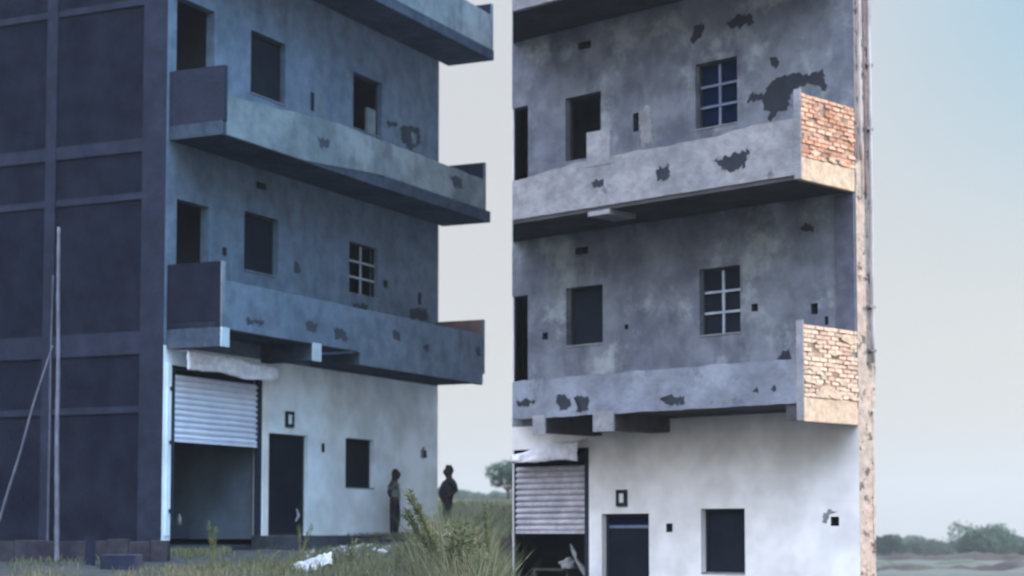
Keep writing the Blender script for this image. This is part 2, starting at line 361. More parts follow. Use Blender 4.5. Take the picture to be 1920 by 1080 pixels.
o2 = (0.20, 1.56, 8.70, 11.32); w22 = (2.95, 4.35, 9.85, 11.28); w23 = (7.38, 8.78, 9.95, 11.34)
o3 = (0.20, 1.56, 13.0, 15.6); w32 = (2.95, 4.35, 14.2, 15.6); w33 = (7.38, 8.78, 14.3, 15.6)
ph = [(1.94, 2.10, 6.10, 6.28), (8.90, 9.10, 6.25, 6.42), (10.68, 10.86, 6.02, 6.32), (3.2, 3.6, 7.78, 7.93),
      (5.44, 5.60, 9.98, 10.42), (3.2, 3.6, 12.1, 12.25)]
def upper_a():
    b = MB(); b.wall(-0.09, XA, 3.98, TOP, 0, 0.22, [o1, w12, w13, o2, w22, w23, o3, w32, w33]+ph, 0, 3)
    b.flake([(9.76, 10.48), (10.69, 10.6), (10.78, 10.2), (10.27, 9.96), (9.76, 10.11)], 0, 1)
    b.flake([(9.02, 10.43), (9.57, 10.51), (9.54, 10.4), (9.05, 10.32)], 0, 1)
    b.flake([(10.24, 5.84), (11.16, 5.94), (11.22, 5.64), (10.3, 5.57)], 0, 1)
    b.flake([(7.43, 5.66), (8.14, 5.71), (8.1, 5.5), (7.48, 5.46)], 0, 1)
    b.flake([(4.8, 6.34), (5.02, 6.32), (5.04, 6.1), (4.84, 6.08)], 0, 1)
    b.flake([(5.7, 10.6), (5.95, 10.62), (6.0, 9.9), (5.75, 9.8)], 0, 2)
    b.flake([(10.3, 10.4), (10.55, 10.42), (10.58, 10.12), (10.32, 10.12)], 0, 2, 0.012)
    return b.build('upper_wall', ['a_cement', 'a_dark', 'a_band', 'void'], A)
upper_a()
# side wall: concrete frame with dark brick infill (outward side is -x)
COLS = [(0.221, 0.62), (2.88, 3.16), (5.75, 6.03), (8.6, 9.0)]
FL = [(3.83, 4.30), (8.05, 8.32), (12.3, 12.62), (16.3, 16.62)]
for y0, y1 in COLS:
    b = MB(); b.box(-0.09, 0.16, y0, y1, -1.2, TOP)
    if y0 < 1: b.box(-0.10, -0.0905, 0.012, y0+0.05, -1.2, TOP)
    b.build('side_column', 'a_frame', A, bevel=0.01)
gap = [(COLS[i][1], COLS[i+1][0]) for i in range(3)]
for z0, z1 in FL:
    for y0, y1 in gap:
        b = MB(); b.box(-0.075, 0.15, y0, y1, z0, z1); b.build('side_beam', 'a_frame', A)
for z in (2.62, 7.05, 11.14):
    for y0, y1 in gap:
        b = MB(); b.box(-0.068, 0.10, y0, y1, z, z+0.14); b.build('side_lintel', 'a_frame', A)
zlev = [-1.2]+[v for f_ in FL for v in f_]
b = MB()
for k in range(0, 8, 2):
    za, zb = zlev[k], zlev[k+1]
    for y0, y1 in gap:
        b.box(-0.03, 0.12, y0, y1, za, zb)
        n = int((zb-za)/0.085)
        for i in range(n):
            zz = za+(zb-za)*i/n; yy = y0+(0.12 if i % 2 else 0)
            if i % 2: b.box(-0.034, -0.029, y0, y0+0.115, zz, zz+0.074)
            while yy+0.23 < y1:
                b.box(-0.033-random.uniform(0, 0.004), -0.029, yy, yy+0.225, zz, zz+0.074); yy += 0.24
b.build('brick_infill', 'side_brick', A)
b = MB(); b.box(0.12, XA-0.15, BD-0.2, BD-0.01, -1.2, TOP); b.box(XA-0.2, XA-0.002, 0.221, BD-0.2, -1.2, TOP-0.003); b.build('rear_walls', 'a_frame', A)
b = MB(); b.box(XA-0.003, XA+0.055, 0.02, 0.6, 4.3, 8.22); b.box(XA-0.003, XA+0.055, 0.02, 0.6, 8.52, 12.6); b.build('unplastered_corner', 'a_corner', A)
b = MB()
for z in (4.0, 8.2, 12.4): b.box(0.161, XA-0.201, 0.221, BD-0.201, z, z+0.15)
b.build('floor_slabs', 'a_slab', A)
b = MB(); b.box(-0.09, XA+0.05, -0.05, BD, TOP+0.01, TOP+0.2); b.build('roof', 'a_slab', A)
b = MB(); b.box(0.161, XA-0.201, 0.221, BD-0.201, -0.5, -0.10); b.build('shop_floor', 'room_dark', A)
b = MB()
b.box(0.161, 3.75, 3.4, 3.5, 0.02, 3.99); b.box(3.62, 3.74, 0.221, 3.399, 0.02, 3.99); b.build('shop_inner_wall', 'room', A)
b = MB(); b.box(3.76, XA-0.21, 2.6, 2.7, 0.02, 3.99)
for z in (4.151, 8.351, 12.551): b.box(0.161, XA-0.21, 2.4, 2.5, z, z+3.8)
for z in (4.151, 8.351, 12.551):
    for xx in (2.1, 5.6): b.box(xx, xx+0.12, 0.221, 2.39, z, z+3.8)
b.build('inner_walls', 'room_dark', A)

def balcony_a(zs0, zs1, zp0, zp1, zeL, zeR, xr, d=1.34, proud=0.0, first=False):
    """slab zs0..zs1, front parapet zp0..zp1, taller end panels up to zeL / zeR"""
    b = MB()
    if first:
        b.box(-0.02, 5.5, -d+0.14, -0.002, 4.30, 4.42); b.box(5.502, xr-0.1, -d+0.14, -0.002, zs0+0.02, zs1)
        b.box(5.502, xr-0.05, -d+0.03, -d+0.137, 3.98-0.01, 4.0+0.24)
    else:
        b.box(-0.018, xr+proud, -d+0.012, -0.002, zs0, zs1)
        b.prism([(xr*0.55, -d-0.002), (xr+proud, -d-proud*0.5), (xr+proud, -d+0.2), (xr*0.55, -d+0.2)], zs0+0.002, zs1-0.003)
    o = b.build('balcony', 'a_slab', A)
    if not first: o['label'] = 'balcony with dark projecting slab edge'
    b = MB(); n = 60
    x0, x1 = 0.101, xr-0.101
    top = lambda u: zp1(u)+0.03*noise.noise(Vector((u*22, zs0, 0)))
    vs = []
    for i in range(n+1):
        u = i/n; xx = x0+(x1-x0)*u
        zb = zp0(u) if callable(zp0) else zp0
        for yy, zz in ((-d, zb), (-d, top(u)), (-d+0.12, top(u)), (-d+0.12, zb)): vs.append((xx, yy, zz))
    fs = [(i*4+k, (i+1)*4+k, (i+1)*4+(k+1) % 4, i*4+(k+1) % 4) for i in range(n) for k in range(4)]+[(3, 2, 1, 0), (n*4, n*4+1, n*4+2, n*4+3)]
    b.raw(vs, fs)
    if first:
        b.flake([(0.87, 4.55), (1.54, 4.6), (1.5, 4.48), (0.91, 4.45)], -d); b.flake([(3.16, 4.73), (3.64, 4.77), (3.6, 4.56), (3.21, 4.54)], -d)
        b.flake([(4.36, 4.71), (4.73, 4.71), (4.97, 4.47), (4.41, 4.47)], -d); b.flake([(11.3, 4.9), (11.55, 4.95), (11.6, 4.7), (11.4, 4.7)], -d)
        b.flake([(8.5, 4.7), (8.8, 4.72), (8.78, 4.6), (8.5, 4.6)], -d); b.flake([(7.0, 4.9), (7.3, 4.9), (7.4, 4.7), (7.1, 4.7)], -d)
    elif zs0 < 9:
        b.flake([(9.9, 9.12), (10.5, 9.15), (10.6, 8.9), (10.1, 8.85)], -d); b.flake([(3.6, 8.85), (4.1, 8.9), (4.1, 8.75), (3.7, 8.7)], -d)
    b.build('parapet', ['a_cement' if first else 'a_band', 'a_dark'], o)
    zb = (3.92 if first else zs1+0.001)
    b = MB(); b.box(-0.02, 0.1, -d+0.02, -0.003, zb, zeL); b.build('end_panel', 'side_brick' if first else 'a_frame', o)
    b = MB(); b.box(-0.022, 0.1, -d-0.012, -d+0.019, zb, zeL); b.build('end_panel_edge', 'a_band' if first else 'a_frame', o)
    b = MB(); b.box(xr-0.1, xr, -d+0.02, -0.003, zs1+0.001, zeR); b.build('end_panel', 'a_corner' if first else 'a_frame', o)
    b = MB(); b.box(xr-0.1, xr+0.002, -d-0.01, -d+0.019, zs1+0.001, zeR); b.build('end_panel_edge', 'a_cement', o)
    return o
bal = balcony_a(3.98, 4.25, lambda u: 4.28 if u < 0.46 else 3.98+0.26, lambda u: 5.27, 5.64, 5.66, 11.82, first=True)
for xa, xb in ((-0.021, 0.24), (3.45, 3.78)):
    b = MB(); b.box(xa, xb, -1.33, -0.004, 3.91, 4.299); o = b.build('cantilever_beam', 'a_slab', bal)
    b = MB(); b.box(xa-0.005, xb+0.005, -1.365, -1.331, 3.905, 4.299); b.build('beam_end', 'a_cap', bal)
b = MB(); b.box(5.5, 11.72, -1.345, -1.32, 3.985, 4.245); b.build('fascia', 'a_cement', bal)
balcony_a(8.23, 8.52, lambda u: 8.25+0.275*sm(0.2, 0.6, u), lambda u: 9.08+0.26*sm(0, 0.4, u), 9.66, 9.78, 11.88, proud=0.14)
balcony_a(12.60, 12.86, 12.861, lambda u: 13.8, 14.1, 14.1, 12.3, proud=0.03)

# shutter, door, windows
for xa in (sh_a[0], sh_a[1]-0.12):
    b = MB(); b.box(xa+0.003, xa+0.117, 0.0, 0.12, 0.05, 3.55); b.build('shutter_guide', 'guide', A)
roller(A, sh_a[0]+0.12, sh_a[1]-0.12, 2.08, 3.42, 0.08, 'shutter')
b = MB(); b.tube([(0.31, 0.2, 3.62), (3.4, 0.2, 3.62)], 0.14, 14); b.build('shutter_drum', 'guide', A)
crumpled(A, 0.06, 3.47, -0.46, 0.0, lambda u: 3.86-0.05*sm(0.45, 0.6, u), lambda u: 3.47+0.03*math.sin(u*7)+0.07*sm(0.9, 1, u), 2.0)
b = frame_mb(door_a[0], door_a[1]-0.0, door_a[2], door_a[3], 0.10, 0.06, 0.06); dr = b.build('door', 'frame', A)
b = MB(); b.box(door_a[0]+0.061, door_a[1]-0.061, 0.13, 0.155, door_a[2]+0.061, door_a[3]-0.061); b.build('door_leaf', 'pane_dark', dr)
b = MB(); b.tube([(5.1, 0.10, 0.42), (5.16, 0.06, 0.55), (5.12, 0.09, 0.70)], [0.02, 0.035, 0.02], 8); b.build('handle', 'bar', dr)
sign_box(A, 4.46, 4.78, 2.54, 2.90, -0.05, 'a_paint')
window(A, win_a, 0.11, 'pane_dark')
window(A, w12, 0.15, 'pane_dark'); window(A, w22, 0.13, 'pane_dark')
window(A, w13, 0.10, None, (2, 3)); window(A, w23, 0.14, None)
b = MB(); b.box(8.15, 8.55, 0.05, 0.12, 9.96, 10.62); b.build('window_board', 'a_band', A)
b = MB(); b.box(0.0, 0.14, -0.03, -0.001, 0.1, 3.62)
for z in (3.1, 2.0, 0.6): b.box(0.08, 0.16, -0.06, -0.031, z-0.04, z+0.04, 1)
b.build('shop_corner_pillar', ['a_paint', 'guide'], A)
b = MB(); b.box(3.56, 3.78, -0.02, -0.001, 0.1, 3.55); b.build('door_pillar', 'b_paint', A)

# ---------------------------------------------------------------- building seen on the right
B = empty('apartment_building', (6.26, 33.66, -1.8), R(-43.743),
          'pale weathered building on the right with sunlit orange brick balcony ends and peeling grey plaster', 'building')
xl = lambda y: -8.655-0.957*y          # where the party wall cuts the block
dB = 1.70
g_door = (-6.15, -4.91, 0.05, 2.19); g_win = (-3.61, -2.56, 1.02, 2.27); g_sh = (-9.2, -6.49, 0.05, 3.56)
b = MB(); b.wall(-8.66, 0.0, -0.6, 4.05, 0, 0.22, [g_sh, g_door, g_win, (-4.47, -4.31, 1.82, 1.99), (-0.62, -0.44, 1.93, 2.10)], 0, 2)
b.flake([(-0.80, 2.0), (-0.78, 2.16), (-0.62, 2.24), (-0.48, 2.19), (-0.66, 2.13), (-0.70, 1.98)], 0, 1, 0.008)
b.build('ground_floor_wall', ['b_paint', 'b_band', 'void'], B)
f1o = (-9.2, -8.20, 4.3, 6.84); f1b = (-7.11, -6.10, 5.65, 6.88); f1c = (-3.61, -2.62, 5.61, 6.93)
f2o = (-9.2, -8.19, 8.6, 10.92); f2b = (-7.12, -6.13, 9.55, 10.89); f2c = (-3.67, -2.65, 9.68, 11.0)
bh = [(-7.78, -7.62, 5.85, 6.0), (-2.36, -2.21, 6.0, 6.15), (-1.0, -0.85, 5.84, 6.04), (-6.85, -6.5, 7.55, 7.7), (-6.75, -6.4, 11.85, 12.0),
      (-5.27, -5.12, 9.9, 10.28), (-0.7, -0.62, 5.62, 5.78), (-5.52, -5.42, 5.9, 6.0)]
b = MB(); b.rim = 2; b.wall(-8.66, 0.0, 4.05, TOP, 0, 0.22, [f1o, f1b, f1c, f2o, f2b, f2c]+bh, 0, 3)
for pts in ([(-2.43, 10.07), (-2.28, 10.23), (-2.03, 10.13), (-1.93, 10.3), (-1.62, 10.43), (-1.31, 10.45), (-0.95, 10.34), (-0.68, 10.39), (-0.58, 10.07), (-0.62, 9.96), (-0.78, 10.11), (-1.01, 10.17), (-1.32, 10.12), (-1.41, 10.01), (-1.47, 9.76), (-1.69, 9.75), (-1.87, 9.59), (-1.93, 9.63), (-1.88, 9.78), (-2.03, 9.85), (-2.05, 10.01)],
            [(-1.88, 10.81), (-1.72, 10.82), (-1.65, 10.68), (-1.72, 10.59), (-1.85, 10.68)],
            [(-2.93, 11.68), (-2.6, 11.82), (-2.26, 11.71), (-2.22, 11.54), (-2.67, 11.55)],
            [(-3.78, 11.52), (-3.65, 11.78), (-3.42, 11.8), (-3.55, 11.53), (-3.72, 11.4)],
            [(-1.8, 5.0), (-1.68, 5.19), (-1.5, 5.23), (-1.42, 5.05), (-1.62, 4.96)],
            [(-1.23, 7.51), (-1.08, 7.56), (-0.89, 7.48), (-0.94, 7.38), (-1.18, 7.42)]):
    b.flake(pts, 0)
b.flake([(-5.1, 10.3), (-4.85, 10.4), (-4.75, 9.6), (-5.05, 9.6)], 0, 2)
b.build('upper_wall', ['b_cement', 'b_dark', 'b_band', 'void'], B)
b = MB(); b.box(-0.42, -0.01, -0.06, -0.001, 4.3, 7.98); b.build('pilaster', 'pilaster', B)
# sunlit side: corner stub then the long flank and back
def toB(X, Y):
    c, s = math.cos(R(-43.743)), math.sin(R(-43.743)); dx, dy = X-6.26, Y-33.66
    return (dx*c+dy*s, -dx*s+dy*c)
rb = [(-0.001, 0.221), (-0.001, 0.52), (-0.012, 0.521), toB(10.4, 60), toB(1.2, 60), (xl(0.22)+0.06, 0.221)]
b = MB(); b.box(-0.25, 0.004, 0.002, 0.47, -0.6, TOP-0.003)
zz = -0.6
while zz < TOP-0.2:
    hh = random.choice((0.08, 0.16, 0.24, 0.4, 0.7)); e_ = random.uniform(0.49, 0.535)+(0.05 if 4.0 < zz < 5.3 else 0)
    b.box(-0.10, 0.010+random.uniform(-0.003, 0.004), 0.44, e_, zz, min(zz+hh, TOP-0.01), j=0.006); zz += hh+0.001
b.build('side_wall', 'side_plaster', B)
def ring(b, pts, th, z0, z1):
    n = len(pts)
    for i in range(n-1):
        p, q = Vector(pts[i]), Vector(pts[i+1]); d = (q-p).normalized(); nrm = Vector((-d.y, d.x))*th
        b.prism([tuple(p), tuple(q), tuple(q+nrm), tuple(p+nrm)], z0, z1)
b = MB(); ring(b, [(-0.03, 0.521), toB(10.3, 60), toB(0.75, 60)], 0.22, -0.6, TOP-0.006); b.build('rear_walls', 'b_slab', B)  # unseen flank and back, made deep to block sun from the left facade
b = MB(); ring(b, [toB(0.5, 60), (-8.86, 0.221)], 0.03, -0.6, TOP-0.007); b.build('bounce_party_wall', 'b_paint', B)  # unseen wall kept whitewashed as an added reflector for the left facade
b = MB(); ring(b, [toB(0.75, 58), (-8.81, 0.24)], 0.02, -0.58, TOP-0.02); b.build('shade_lining', 'void', B)  # added dark sheet standing in for shade inside the left end openings
slab_poly = [(-0.30, 0.222), (-0.50, 0.6), toB(9.8, 59.6), toB(1.3, 57), (-8.55, 0.26)]
b = MB()
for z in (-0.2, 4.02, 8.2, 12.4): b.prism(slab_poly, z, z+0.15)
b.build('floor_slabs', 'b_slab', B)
b = MB(); b.prism([(0.03, -0.03), (0.03, 0.6), toB(10.7, 60.2), toB(1.0, 60.2), (-8.62, -0.03)], TOP+0.01, TOP+0.2); b.build('roof', 'b_slab', B)
b = MB()
for z in (-0.049, 4.171, 8.351, 12.551):
    b.box(-10.8, -1.9, 2.6, 2.7, z, z+3.8)
    for xx in (-6.35, -4.2): b.box(xx, xx+0.12, 0.221, 2.59, z, z+3.8)
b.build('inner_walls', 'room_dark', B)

def balcony_b(zs0, zs1, zp0, ztop, ze0, ze1, brick, first=False):
    d = dB; b = MB()
    b.prism([(xl(-0.003)+0.02, -0.003), (xl(-d+0.02)+0.02, -d+0.02), (-0.12, -d+0.02), (-0.12, -0.003)], zs0, zs1)
    o = b.build('balcony', 'b_slab', B)
    if brick: o['label'] = 'balcony with brick end panel'
    n = 60; vs = []; x0, x1 = xl(-d), -0.121
    for i in range(n+1):
        u = i/n; xx = x0+(x1-x0)*u; sh = 0.115*(1-u)
        t = ztop(u)+0.03*noise.noise(Vector((u*18, zs0, 0)))+0.012*noise.noise(Vector((u*70, zs0, 0)))
        z0_ = zp0+0.018*noise.noise(Vector((u*30, zs0, 4)))
        for yy, zz, s_ in ((-d, z0_, 0), (-d, t, 0), (-d+0.12, t, -sh), (-d+0.12, z0_, -sh)): vs.append((xx+s_, yy, zz))
    b = MB(); b.raw(vs, [(i*4+k, (i+1)*4+k, (i+1)*4+(k+1) % 4, i*4+(k+1) % 4) for i in range(n) for k in range(4)]+[(3, 2, 1, 0), (n*4, n*4+1, n*4+2, n*4+3)])
    if first:
        for pts in ([(-3.22, 4.26), (-2.91, 4.34), (-2.64, 4.33), (-2.66, 4.2), (-3.0, 4.17)], [(-5.82, 4.49), (-5.6, 4.52), (-5.45, 4.3), (-5.6, 4.2), (-5.77, 4.19)],
                    [(-5.4, 4.44), (-5.02, 4.42), (-4.99, 4.16), (-5.32, 4.15), (-5.2, 4.3)], [(-6.92, 4.44), (-6.45, 4.46), (-6.38, 4.37), (-6.89, 4.33)],
                    [(-1.1, 4.32), (-1.0, 4.4), (-0.96, 4.28)], [(-0.72, 4.34), (-0.6, 4.4), (-0.6, 4.3)]):
            b.flake(pts, -d)
    elif ze0 < 9:
        for pts in ([(-1.91, 8.61), (-1.42, 8.69), (-1.12, 8.68), (-1.19, 8.41), (-1.67, 8.36)], [(-3.3, 8.6), (-3.0, 8.7), (-2.95, 8.45), (-3.25, 8.4)], [(-4.9, 8.6), (-4.6, 8.62), (-4.6, 8.5), (-4.85, 8.48)]):
            b.flake(pts, -d)
    b.build('parapet', ['b_front' if first else 'b_band', 'b_dark'], o)
    # end panel: mortar core, cream plaster foot, individually laid bricks
    b = MB(); b.box(-0.12, 0.0, -d+0.0, -0.004, ze0, ze0+brick[0]); b.build('end_foot', 'cream', o, bevel=0.02)
    zb0 = ze0+brick[0]+0.001
    b = MB(); b.box(-0.12, -0.012, -d+0.005, -0.003, zb0, ze1-0.01)
    nrow = int((ze1-zb0)/0.078)
    for i in range(nrow):
        zz = zb0+i*(ze1-zb0)/nrow; yy = -d+0.012-(0.12 if i % 2 else 0)
        while yy < -0.02:
            ya, yb = max(yy, -d+0.008), min(yy+0.225, -0.01)
            if yb-ya > 0.04 and random.random() > 0.10:
                pr = random.uniform(-0.008, 0.02)
                b.box(-0.05, pr, ya+random.uniform(0, 0.012), yb-random.uniform(0, 0.014), zz+random.uniform(0, 0.006), zz+0.058+random.uniform(0, 0.012), 1, 0.004)
            yy += 0.243
    for q in range(26 if first else 9):
        cy_ = random.uniform(-d+0.1, -0.1); cz_ = zb0+(ze1-zb0)*random.random()**(2.2 if first else 3.5); rr_ = random.uniform(0.03, 0.15 if first else 0.10); ring_ = []
        for t_ in range(12): k_ = rr_*random.uniform(0.55, 1.3); ring_.append((min(-0.01, max(-d+0.01, cy_+k_*1.5*math.cos(t_*math.pi/6))), min(ze1-0.02, max(zb0, cz_+k_*0.6*math.sin(t_*math.pi/6)))))
        px_ = 0.012+random.uniform(0, 0.012)
        b.raw([(px_, a_, c_) for a_, c_ in ring_]+[(-0.02, a_, c_) for a_, c_ in ring_], [tuple(range(12))]+[(i_, (i_+1) % 12, 12+(i_+1) % 12, 12+i_) for i_ in range(12)], 2)
    b.build('end_panel', ['mortar', brick[1], 'cream'], o)
    b = MB(); b.box(-0.13, 0.012, -d-0.028, -d-0.001, ze0+0.02, ze1+0.06); b.build('end_panel_edge', 'b_band', o)
    return o
b1 = balcony_b(4.32, 4.45, 4.07, lambda u: 4.84+0.02*u, 3.74, 5.46, (0.44, 'brick_pale'), True)
for xa, xb in ((-6.46, -6.14), (-4.87, -4.36)):
    b = MB(); b.box(xa, xb, -dB+0.03, -0.003, 3.78, 4.318); b.build('cantilever_beam', 'b_slab', b1)
    b = MB(); b.box(xa-0.004, xb+0.004, -dB-0.015, -dB+0.029, 3.74, 4.12); b.build('beam_end', 'b_band', b1)
b = MB(); b.box(-0.4, -0.125, -dB+0.03, -0.003, 3.78, 4.318); b.build('cantilever_beam', 'b_slab', b1)
b = MB(); b.prism([(-4.35, -dB+0.13), (-0.41, -dB+0.13), (-0.41, -0.003), (-4.35, -0.003)], 4.09, 4.315); b.build('soffit', 'b_slab', b1)
b2 = balcony_b(8.02, 8.18, 8.1, lambda u: 8.9+0.14*sm(0, 0.3, u)+0.08*sm(0.7, 0.9, u), 8.0, 9.56, (0.42, 'brick'))
b = MB(); b.box(-5.02, -4.42, -dB-0.01, -dB+0.14, 8.9, 9.58); b.build('parapet_stub', 'b_band', b2)
b = MB(); b.box(-5.0, -4.45, -dB+0.0, -0.9, 7.93, 8.019); b.build('slab_nib', 'b_band', b2)
balcony_b(12.35, 12.6, 12.38, lambda u: 13.4, 12.38, 13.8, (0.42, 'brick'))
# drain pipes and rods down the lit corner
for dx, dy, rr, z0, z1, mm, nm in ((0.05, 0.10, 0.032, 8.6, TOP, 'pipe', 'drain_pipe'), (0.055, 0.42, 0.035, 4.9, TOP, 'pipe', 'drain_pipe'), (0.05, 0.27, 0.016, 7.9, TOP, 'pipe_dark', 'cable'), (0.03, 0.50, 0.012, 8.3, TOP, 'pipe_dark', 'cable')):
    pts = []; z = z0
    while z <= z1: pts.append((dx+0.012*noise.noise(Vector((z*0.7, dy*9, 0))), dy+0.025*noise.noise(Vector((z*0.5, dy*5, 2))), z)); z += 0.4
    b = MB(); b.tube(pts, rr, 8); b.build(nm, mm, B, smooth=True)
for z in (5.1, 5.9, 9.2, 10.4):
    b = MB(); b.box(0.0, 0.08, 0.3, 0.5, z, z+0.05, j=0.01); b.build('pipe_bracket', 'pipe_dark', B)
# openings
roller(B, -8.62, -6.62, 1.84, 3.2, 0.10, 'shutter_b')
b = MB(); b.box(-6.61, -6.492, 0.0, 0.12, 0.05, 3.5); b.build('shutter_guide', 'guide', B)
b = MB(); b.tube([(-8.4, 0.22, 3.36), (-6.62, 0.22, 3.36)], 0.12, 12); b.build('shutter_drum', 'guide', B)
crumpled(B, -8.36, -6.5, -0.33, 0.0, lambda u: 3.44+0.20*sm(0, 0.6, u), lambda u: 3.26+0.02*u, 7.0)
b = frame_mb(g_door[0], g_door[1], g_door[2], g_door[3], 0.14, 0.07, 0.06); dr = b.build('door', 'frame', B)
b = MB(); b.box(g_door[0]+0.071, g_door[1]-0.071, 0.17, 0.19, g_door[2]+0.071, 1.90); b.build('door_leaf', 'pane_dark', dr)
b = MB(); b.box(g_door[0]+0.071, g_door[1]-0.071, 0.15, 0.19, 1.901, 1.96); b.build('transom', 'bar_dark', dr)
b = MB(); b.box(g_door[0]+0.071, g_door[1]-0.071, 0.18, 0.185, 1.961, 2.118); b.build('fanlight', 'pane_blue', dr)
sign_box(B, -5.73, -5.46, 2.34, 2.67, -0.05, 'b_paint')
window(B, g_win, 0.15, 'pane_dark')
window(B, f1b, 0.16, 'pane_dark'); window(B, f1c, 0.14, 'pane_dark', (2, 3), 'bar')
window(B, f2c, 0.14, 'pane_blue', (2, 3), 'bar_dark', label='blue paned window with glazing bars')
b = frame_mb(f2b[0], f2b[1], f2b[2], f2b[3], 0.15); b.build('window', 'frame', B)

# ---------------------------------------------------------------- poles, sacks, rubble
def pole(p, q, r, label):
    d = Vector(q)-Vector(p); n = 14; b = MB(); pts = []; rr = []
    for i in range(n*3+1):
        u = i/(n*3); k = noise.noise_vector(Vector((u*3+p[0], p[1], 0)))*0.05
        pts.append((d.x*u+k.x, d.y*u+k.y, d.z*u)); rr.append(r*(1-0.35*u)*(1.18 if i % 3 == 0 else 1))
    b.tube(pts, rr, 8); o = b.build('bamboo_pole', 'bamboo', smooth=True); o.location = p
    return tag(o, label, 'pole', 'bamboo poles by the dark side wall')
pole((-7.66, 31.5, -0.9), (-8.33, 34.1, 5.62), 0.042, 'tall upright bamboo pole standing in front of the dark brick side wall')
pole((-9.30, 33.0, -0.6), (-8.48, 34.2, 3.45), 0.024, 'thin bamboo pole leaning to the right at the far left of the dark side wall')
pole((-9.05, 36.5, -0.5), (-8.98, 36.3, 5.04), 0.022, 'thin upright bamboo pole close behind the tall one')

def blob(seed, sx_, sy_, sz_, rough=0.25, n=16, flat=True):
    vs = []; fs = []
    for i in range(n+1):
        th = math.pi*i/n
        for k in range(n*2):
            ph = math.pi*k/n; v = Vector((math.sin(th)*math.cos(ph), math.sin(th)*math.sin(ph), math.cos(th)))
            r = 1+rough*noise.noise(v*1.6+Vector((seed, 0, 0)))*1.6+rough*0.5*noise.noise(v*5+Vector((0, seed, 0)))
            p = Vector((v.x*sx_*r, v.y*sy_*r, v.z*sz_*r))
            if flat and p.z < -0.6*sz_: p.z = -0.6*sz_
            vs.append((p.x, p.y, p.z+0.6*sz_))
    m = n*2
    for i in range(n):
        for k in range(m): fs.append((i*m+k, (i+1)*m+k, (i+1)*m+(k+1) % m, i*m+(k+1) % m))
    return vs, fs
def put_blob(name, x, y, sx_, sy_, sz_, seed, m, rz, rough=0.25, dz=0.0, z=None, smooth=True):
    b = MB(); b.raw(*blob(seed, sx_, sy_, sz_, rough)); o = b.build(name, m, smooth=smooth)
    o.location = (x, y, (ground_z(x, y) if z is None else z)+dz); o.rotation_euler = (0, 0, rz); return o
# torn pale sheet lying in the grass
b = MB(); n = 16; vs = []
for i in range(n+1):
    for k in range(n+1):
        u, v = i/n-0.5, k/n-0.5
        e_ = 0.12*noise.noise(Vector((u*4, v*4, 9)))
        vs.append((u*0.62*(1+e_)+0.06*noise.noise(Vector((v*7, 0, 1))), v*0.34*(1+e_), 0.14+0.26*u+0.08*noise.noise(Vector((u*5, v*5, 4)))+0.04*noise.noise(Vector((u*14, v*14, 4)))))
b.raw(vs, [(i*(n+1)+k, (i+1)*(n+1)+k, (i+1)*(n+1)+k+1, i*(n+1)+k+1) for i in range(n) for k in range(n)])
o = b.build('plastic_sheet', 'sack', smooth=True); o.location = (-3.22, 30.2, ground_z(-3.22, 30.2)+0.0); o.rotation_euler = (R(35), 0, R(4))
o.modifiers.new('solid', 'SOLIDIFY').thickness = 0.012
tag(o, 'crumpled pale plastic sheet lying in the grass before the door', 'plastic sheet')
# step and slabs in front of the facade
def lump_slab(name, x0, x1, y0, y1, h, label, m='a_slab', cat='slab', group=None):
    cx, cy = (x0+x1)/2, (y0+y1)/2; z0 = ground_z(cx, cy); b = MB(); n = 14; vs = []
    rr = random.random()*9
    pr = []
    for i in range(n*2):
        t_ = 2*math.pi*i/(n*2); c_, s_ = math.cos(t_), math.sin(t_)
        q = max(abs(c_), abs(s_)); k = 1+0.10*noise.noise(Vector((c_*2+rr, s_*2, 0)))
        pr.append(((x1-x0)/2*c_/q*k, (y1-y0)/2*s_/q*k))
    b.prism(pr, -0.3, h); o = b.build(name, m, bevel=0.02); o.location = (cx, cy, z0); return tag(o, label, cat, group)
b = MB(); pr = [(2.9, -0.16), (2.7, -1.5), (4.2, -1.75), (5.6, -1.62), (6.9, -1.7), (7.15, -0.16)]
b.prism(pr[::-1], -0.6, 0.10); o = b.build('concrete_step', 'step', bevel=0.02); o.location = A.location; o.rotation_euler = A.rotation_euler
tag(o, 'dark concrete step slab in front of the ground floor door', 'step')
lump_slab('concrete_slab', -3.0, -2.35, 41.6, 42.6, 0.07, 'broken grey concrete slab at the feet of the person in the grey green shirt', 'a_frame')
lump_slab('kerb_block', -6.75, -6.1, 30.6, 31.1, 0.26, 'low grey masonry block beside a short post at the bottom left', 'a_frame', 'block')
b = MB(); b.tube([(0, 0, -0.3), (0.01, 0, 0.5)], [0.10, 0.085], 8); o = b.build('stone_post', 'a_frame'); o.location = (-7.0, 31.0, ground_z(-7, 31.0)-0.05); tag(o, 'short pale grey post at the foot of the side wall', 'post')
pts = [(640+random.uniform(-1, 1)*95*random.random()+random.uniform(0, 90), random.uniform(32.5, 38.5)) for _ in range(26)]
for i, (px, Y) in enumerate(pts):
    s = random.uniform(0.05, 0.13); X = (px-960)/3500*Y
    o = put_blob('rubble_stone', X, Y, s*1.3, s, s*0.8, i*3.1, 'rubble', random.random()*6, 0.35, -0.02, smooth=False)
    tag(o, 'pale stone in the rubble below the ground floor window', 'stone', 'rubble stones below the window')
for px, Y, s in ((718, 33.5, 0.085), (742, 34.5, 0.06), (690, 33.0, 0.055), (702, 34.2, 0.05)):
    X = (px-960)/3500*Y
    o = put_blob('plaster_lump', X, Y, s*1.2, s, s*0.9, px, 'sack', random.random()*6, 0.35, 0.04)
    tag(o, 'white lump of plaster on the rubble below the window', 'rubble', 'white lumps on the rubble')
b = MB()
xx = -9.6
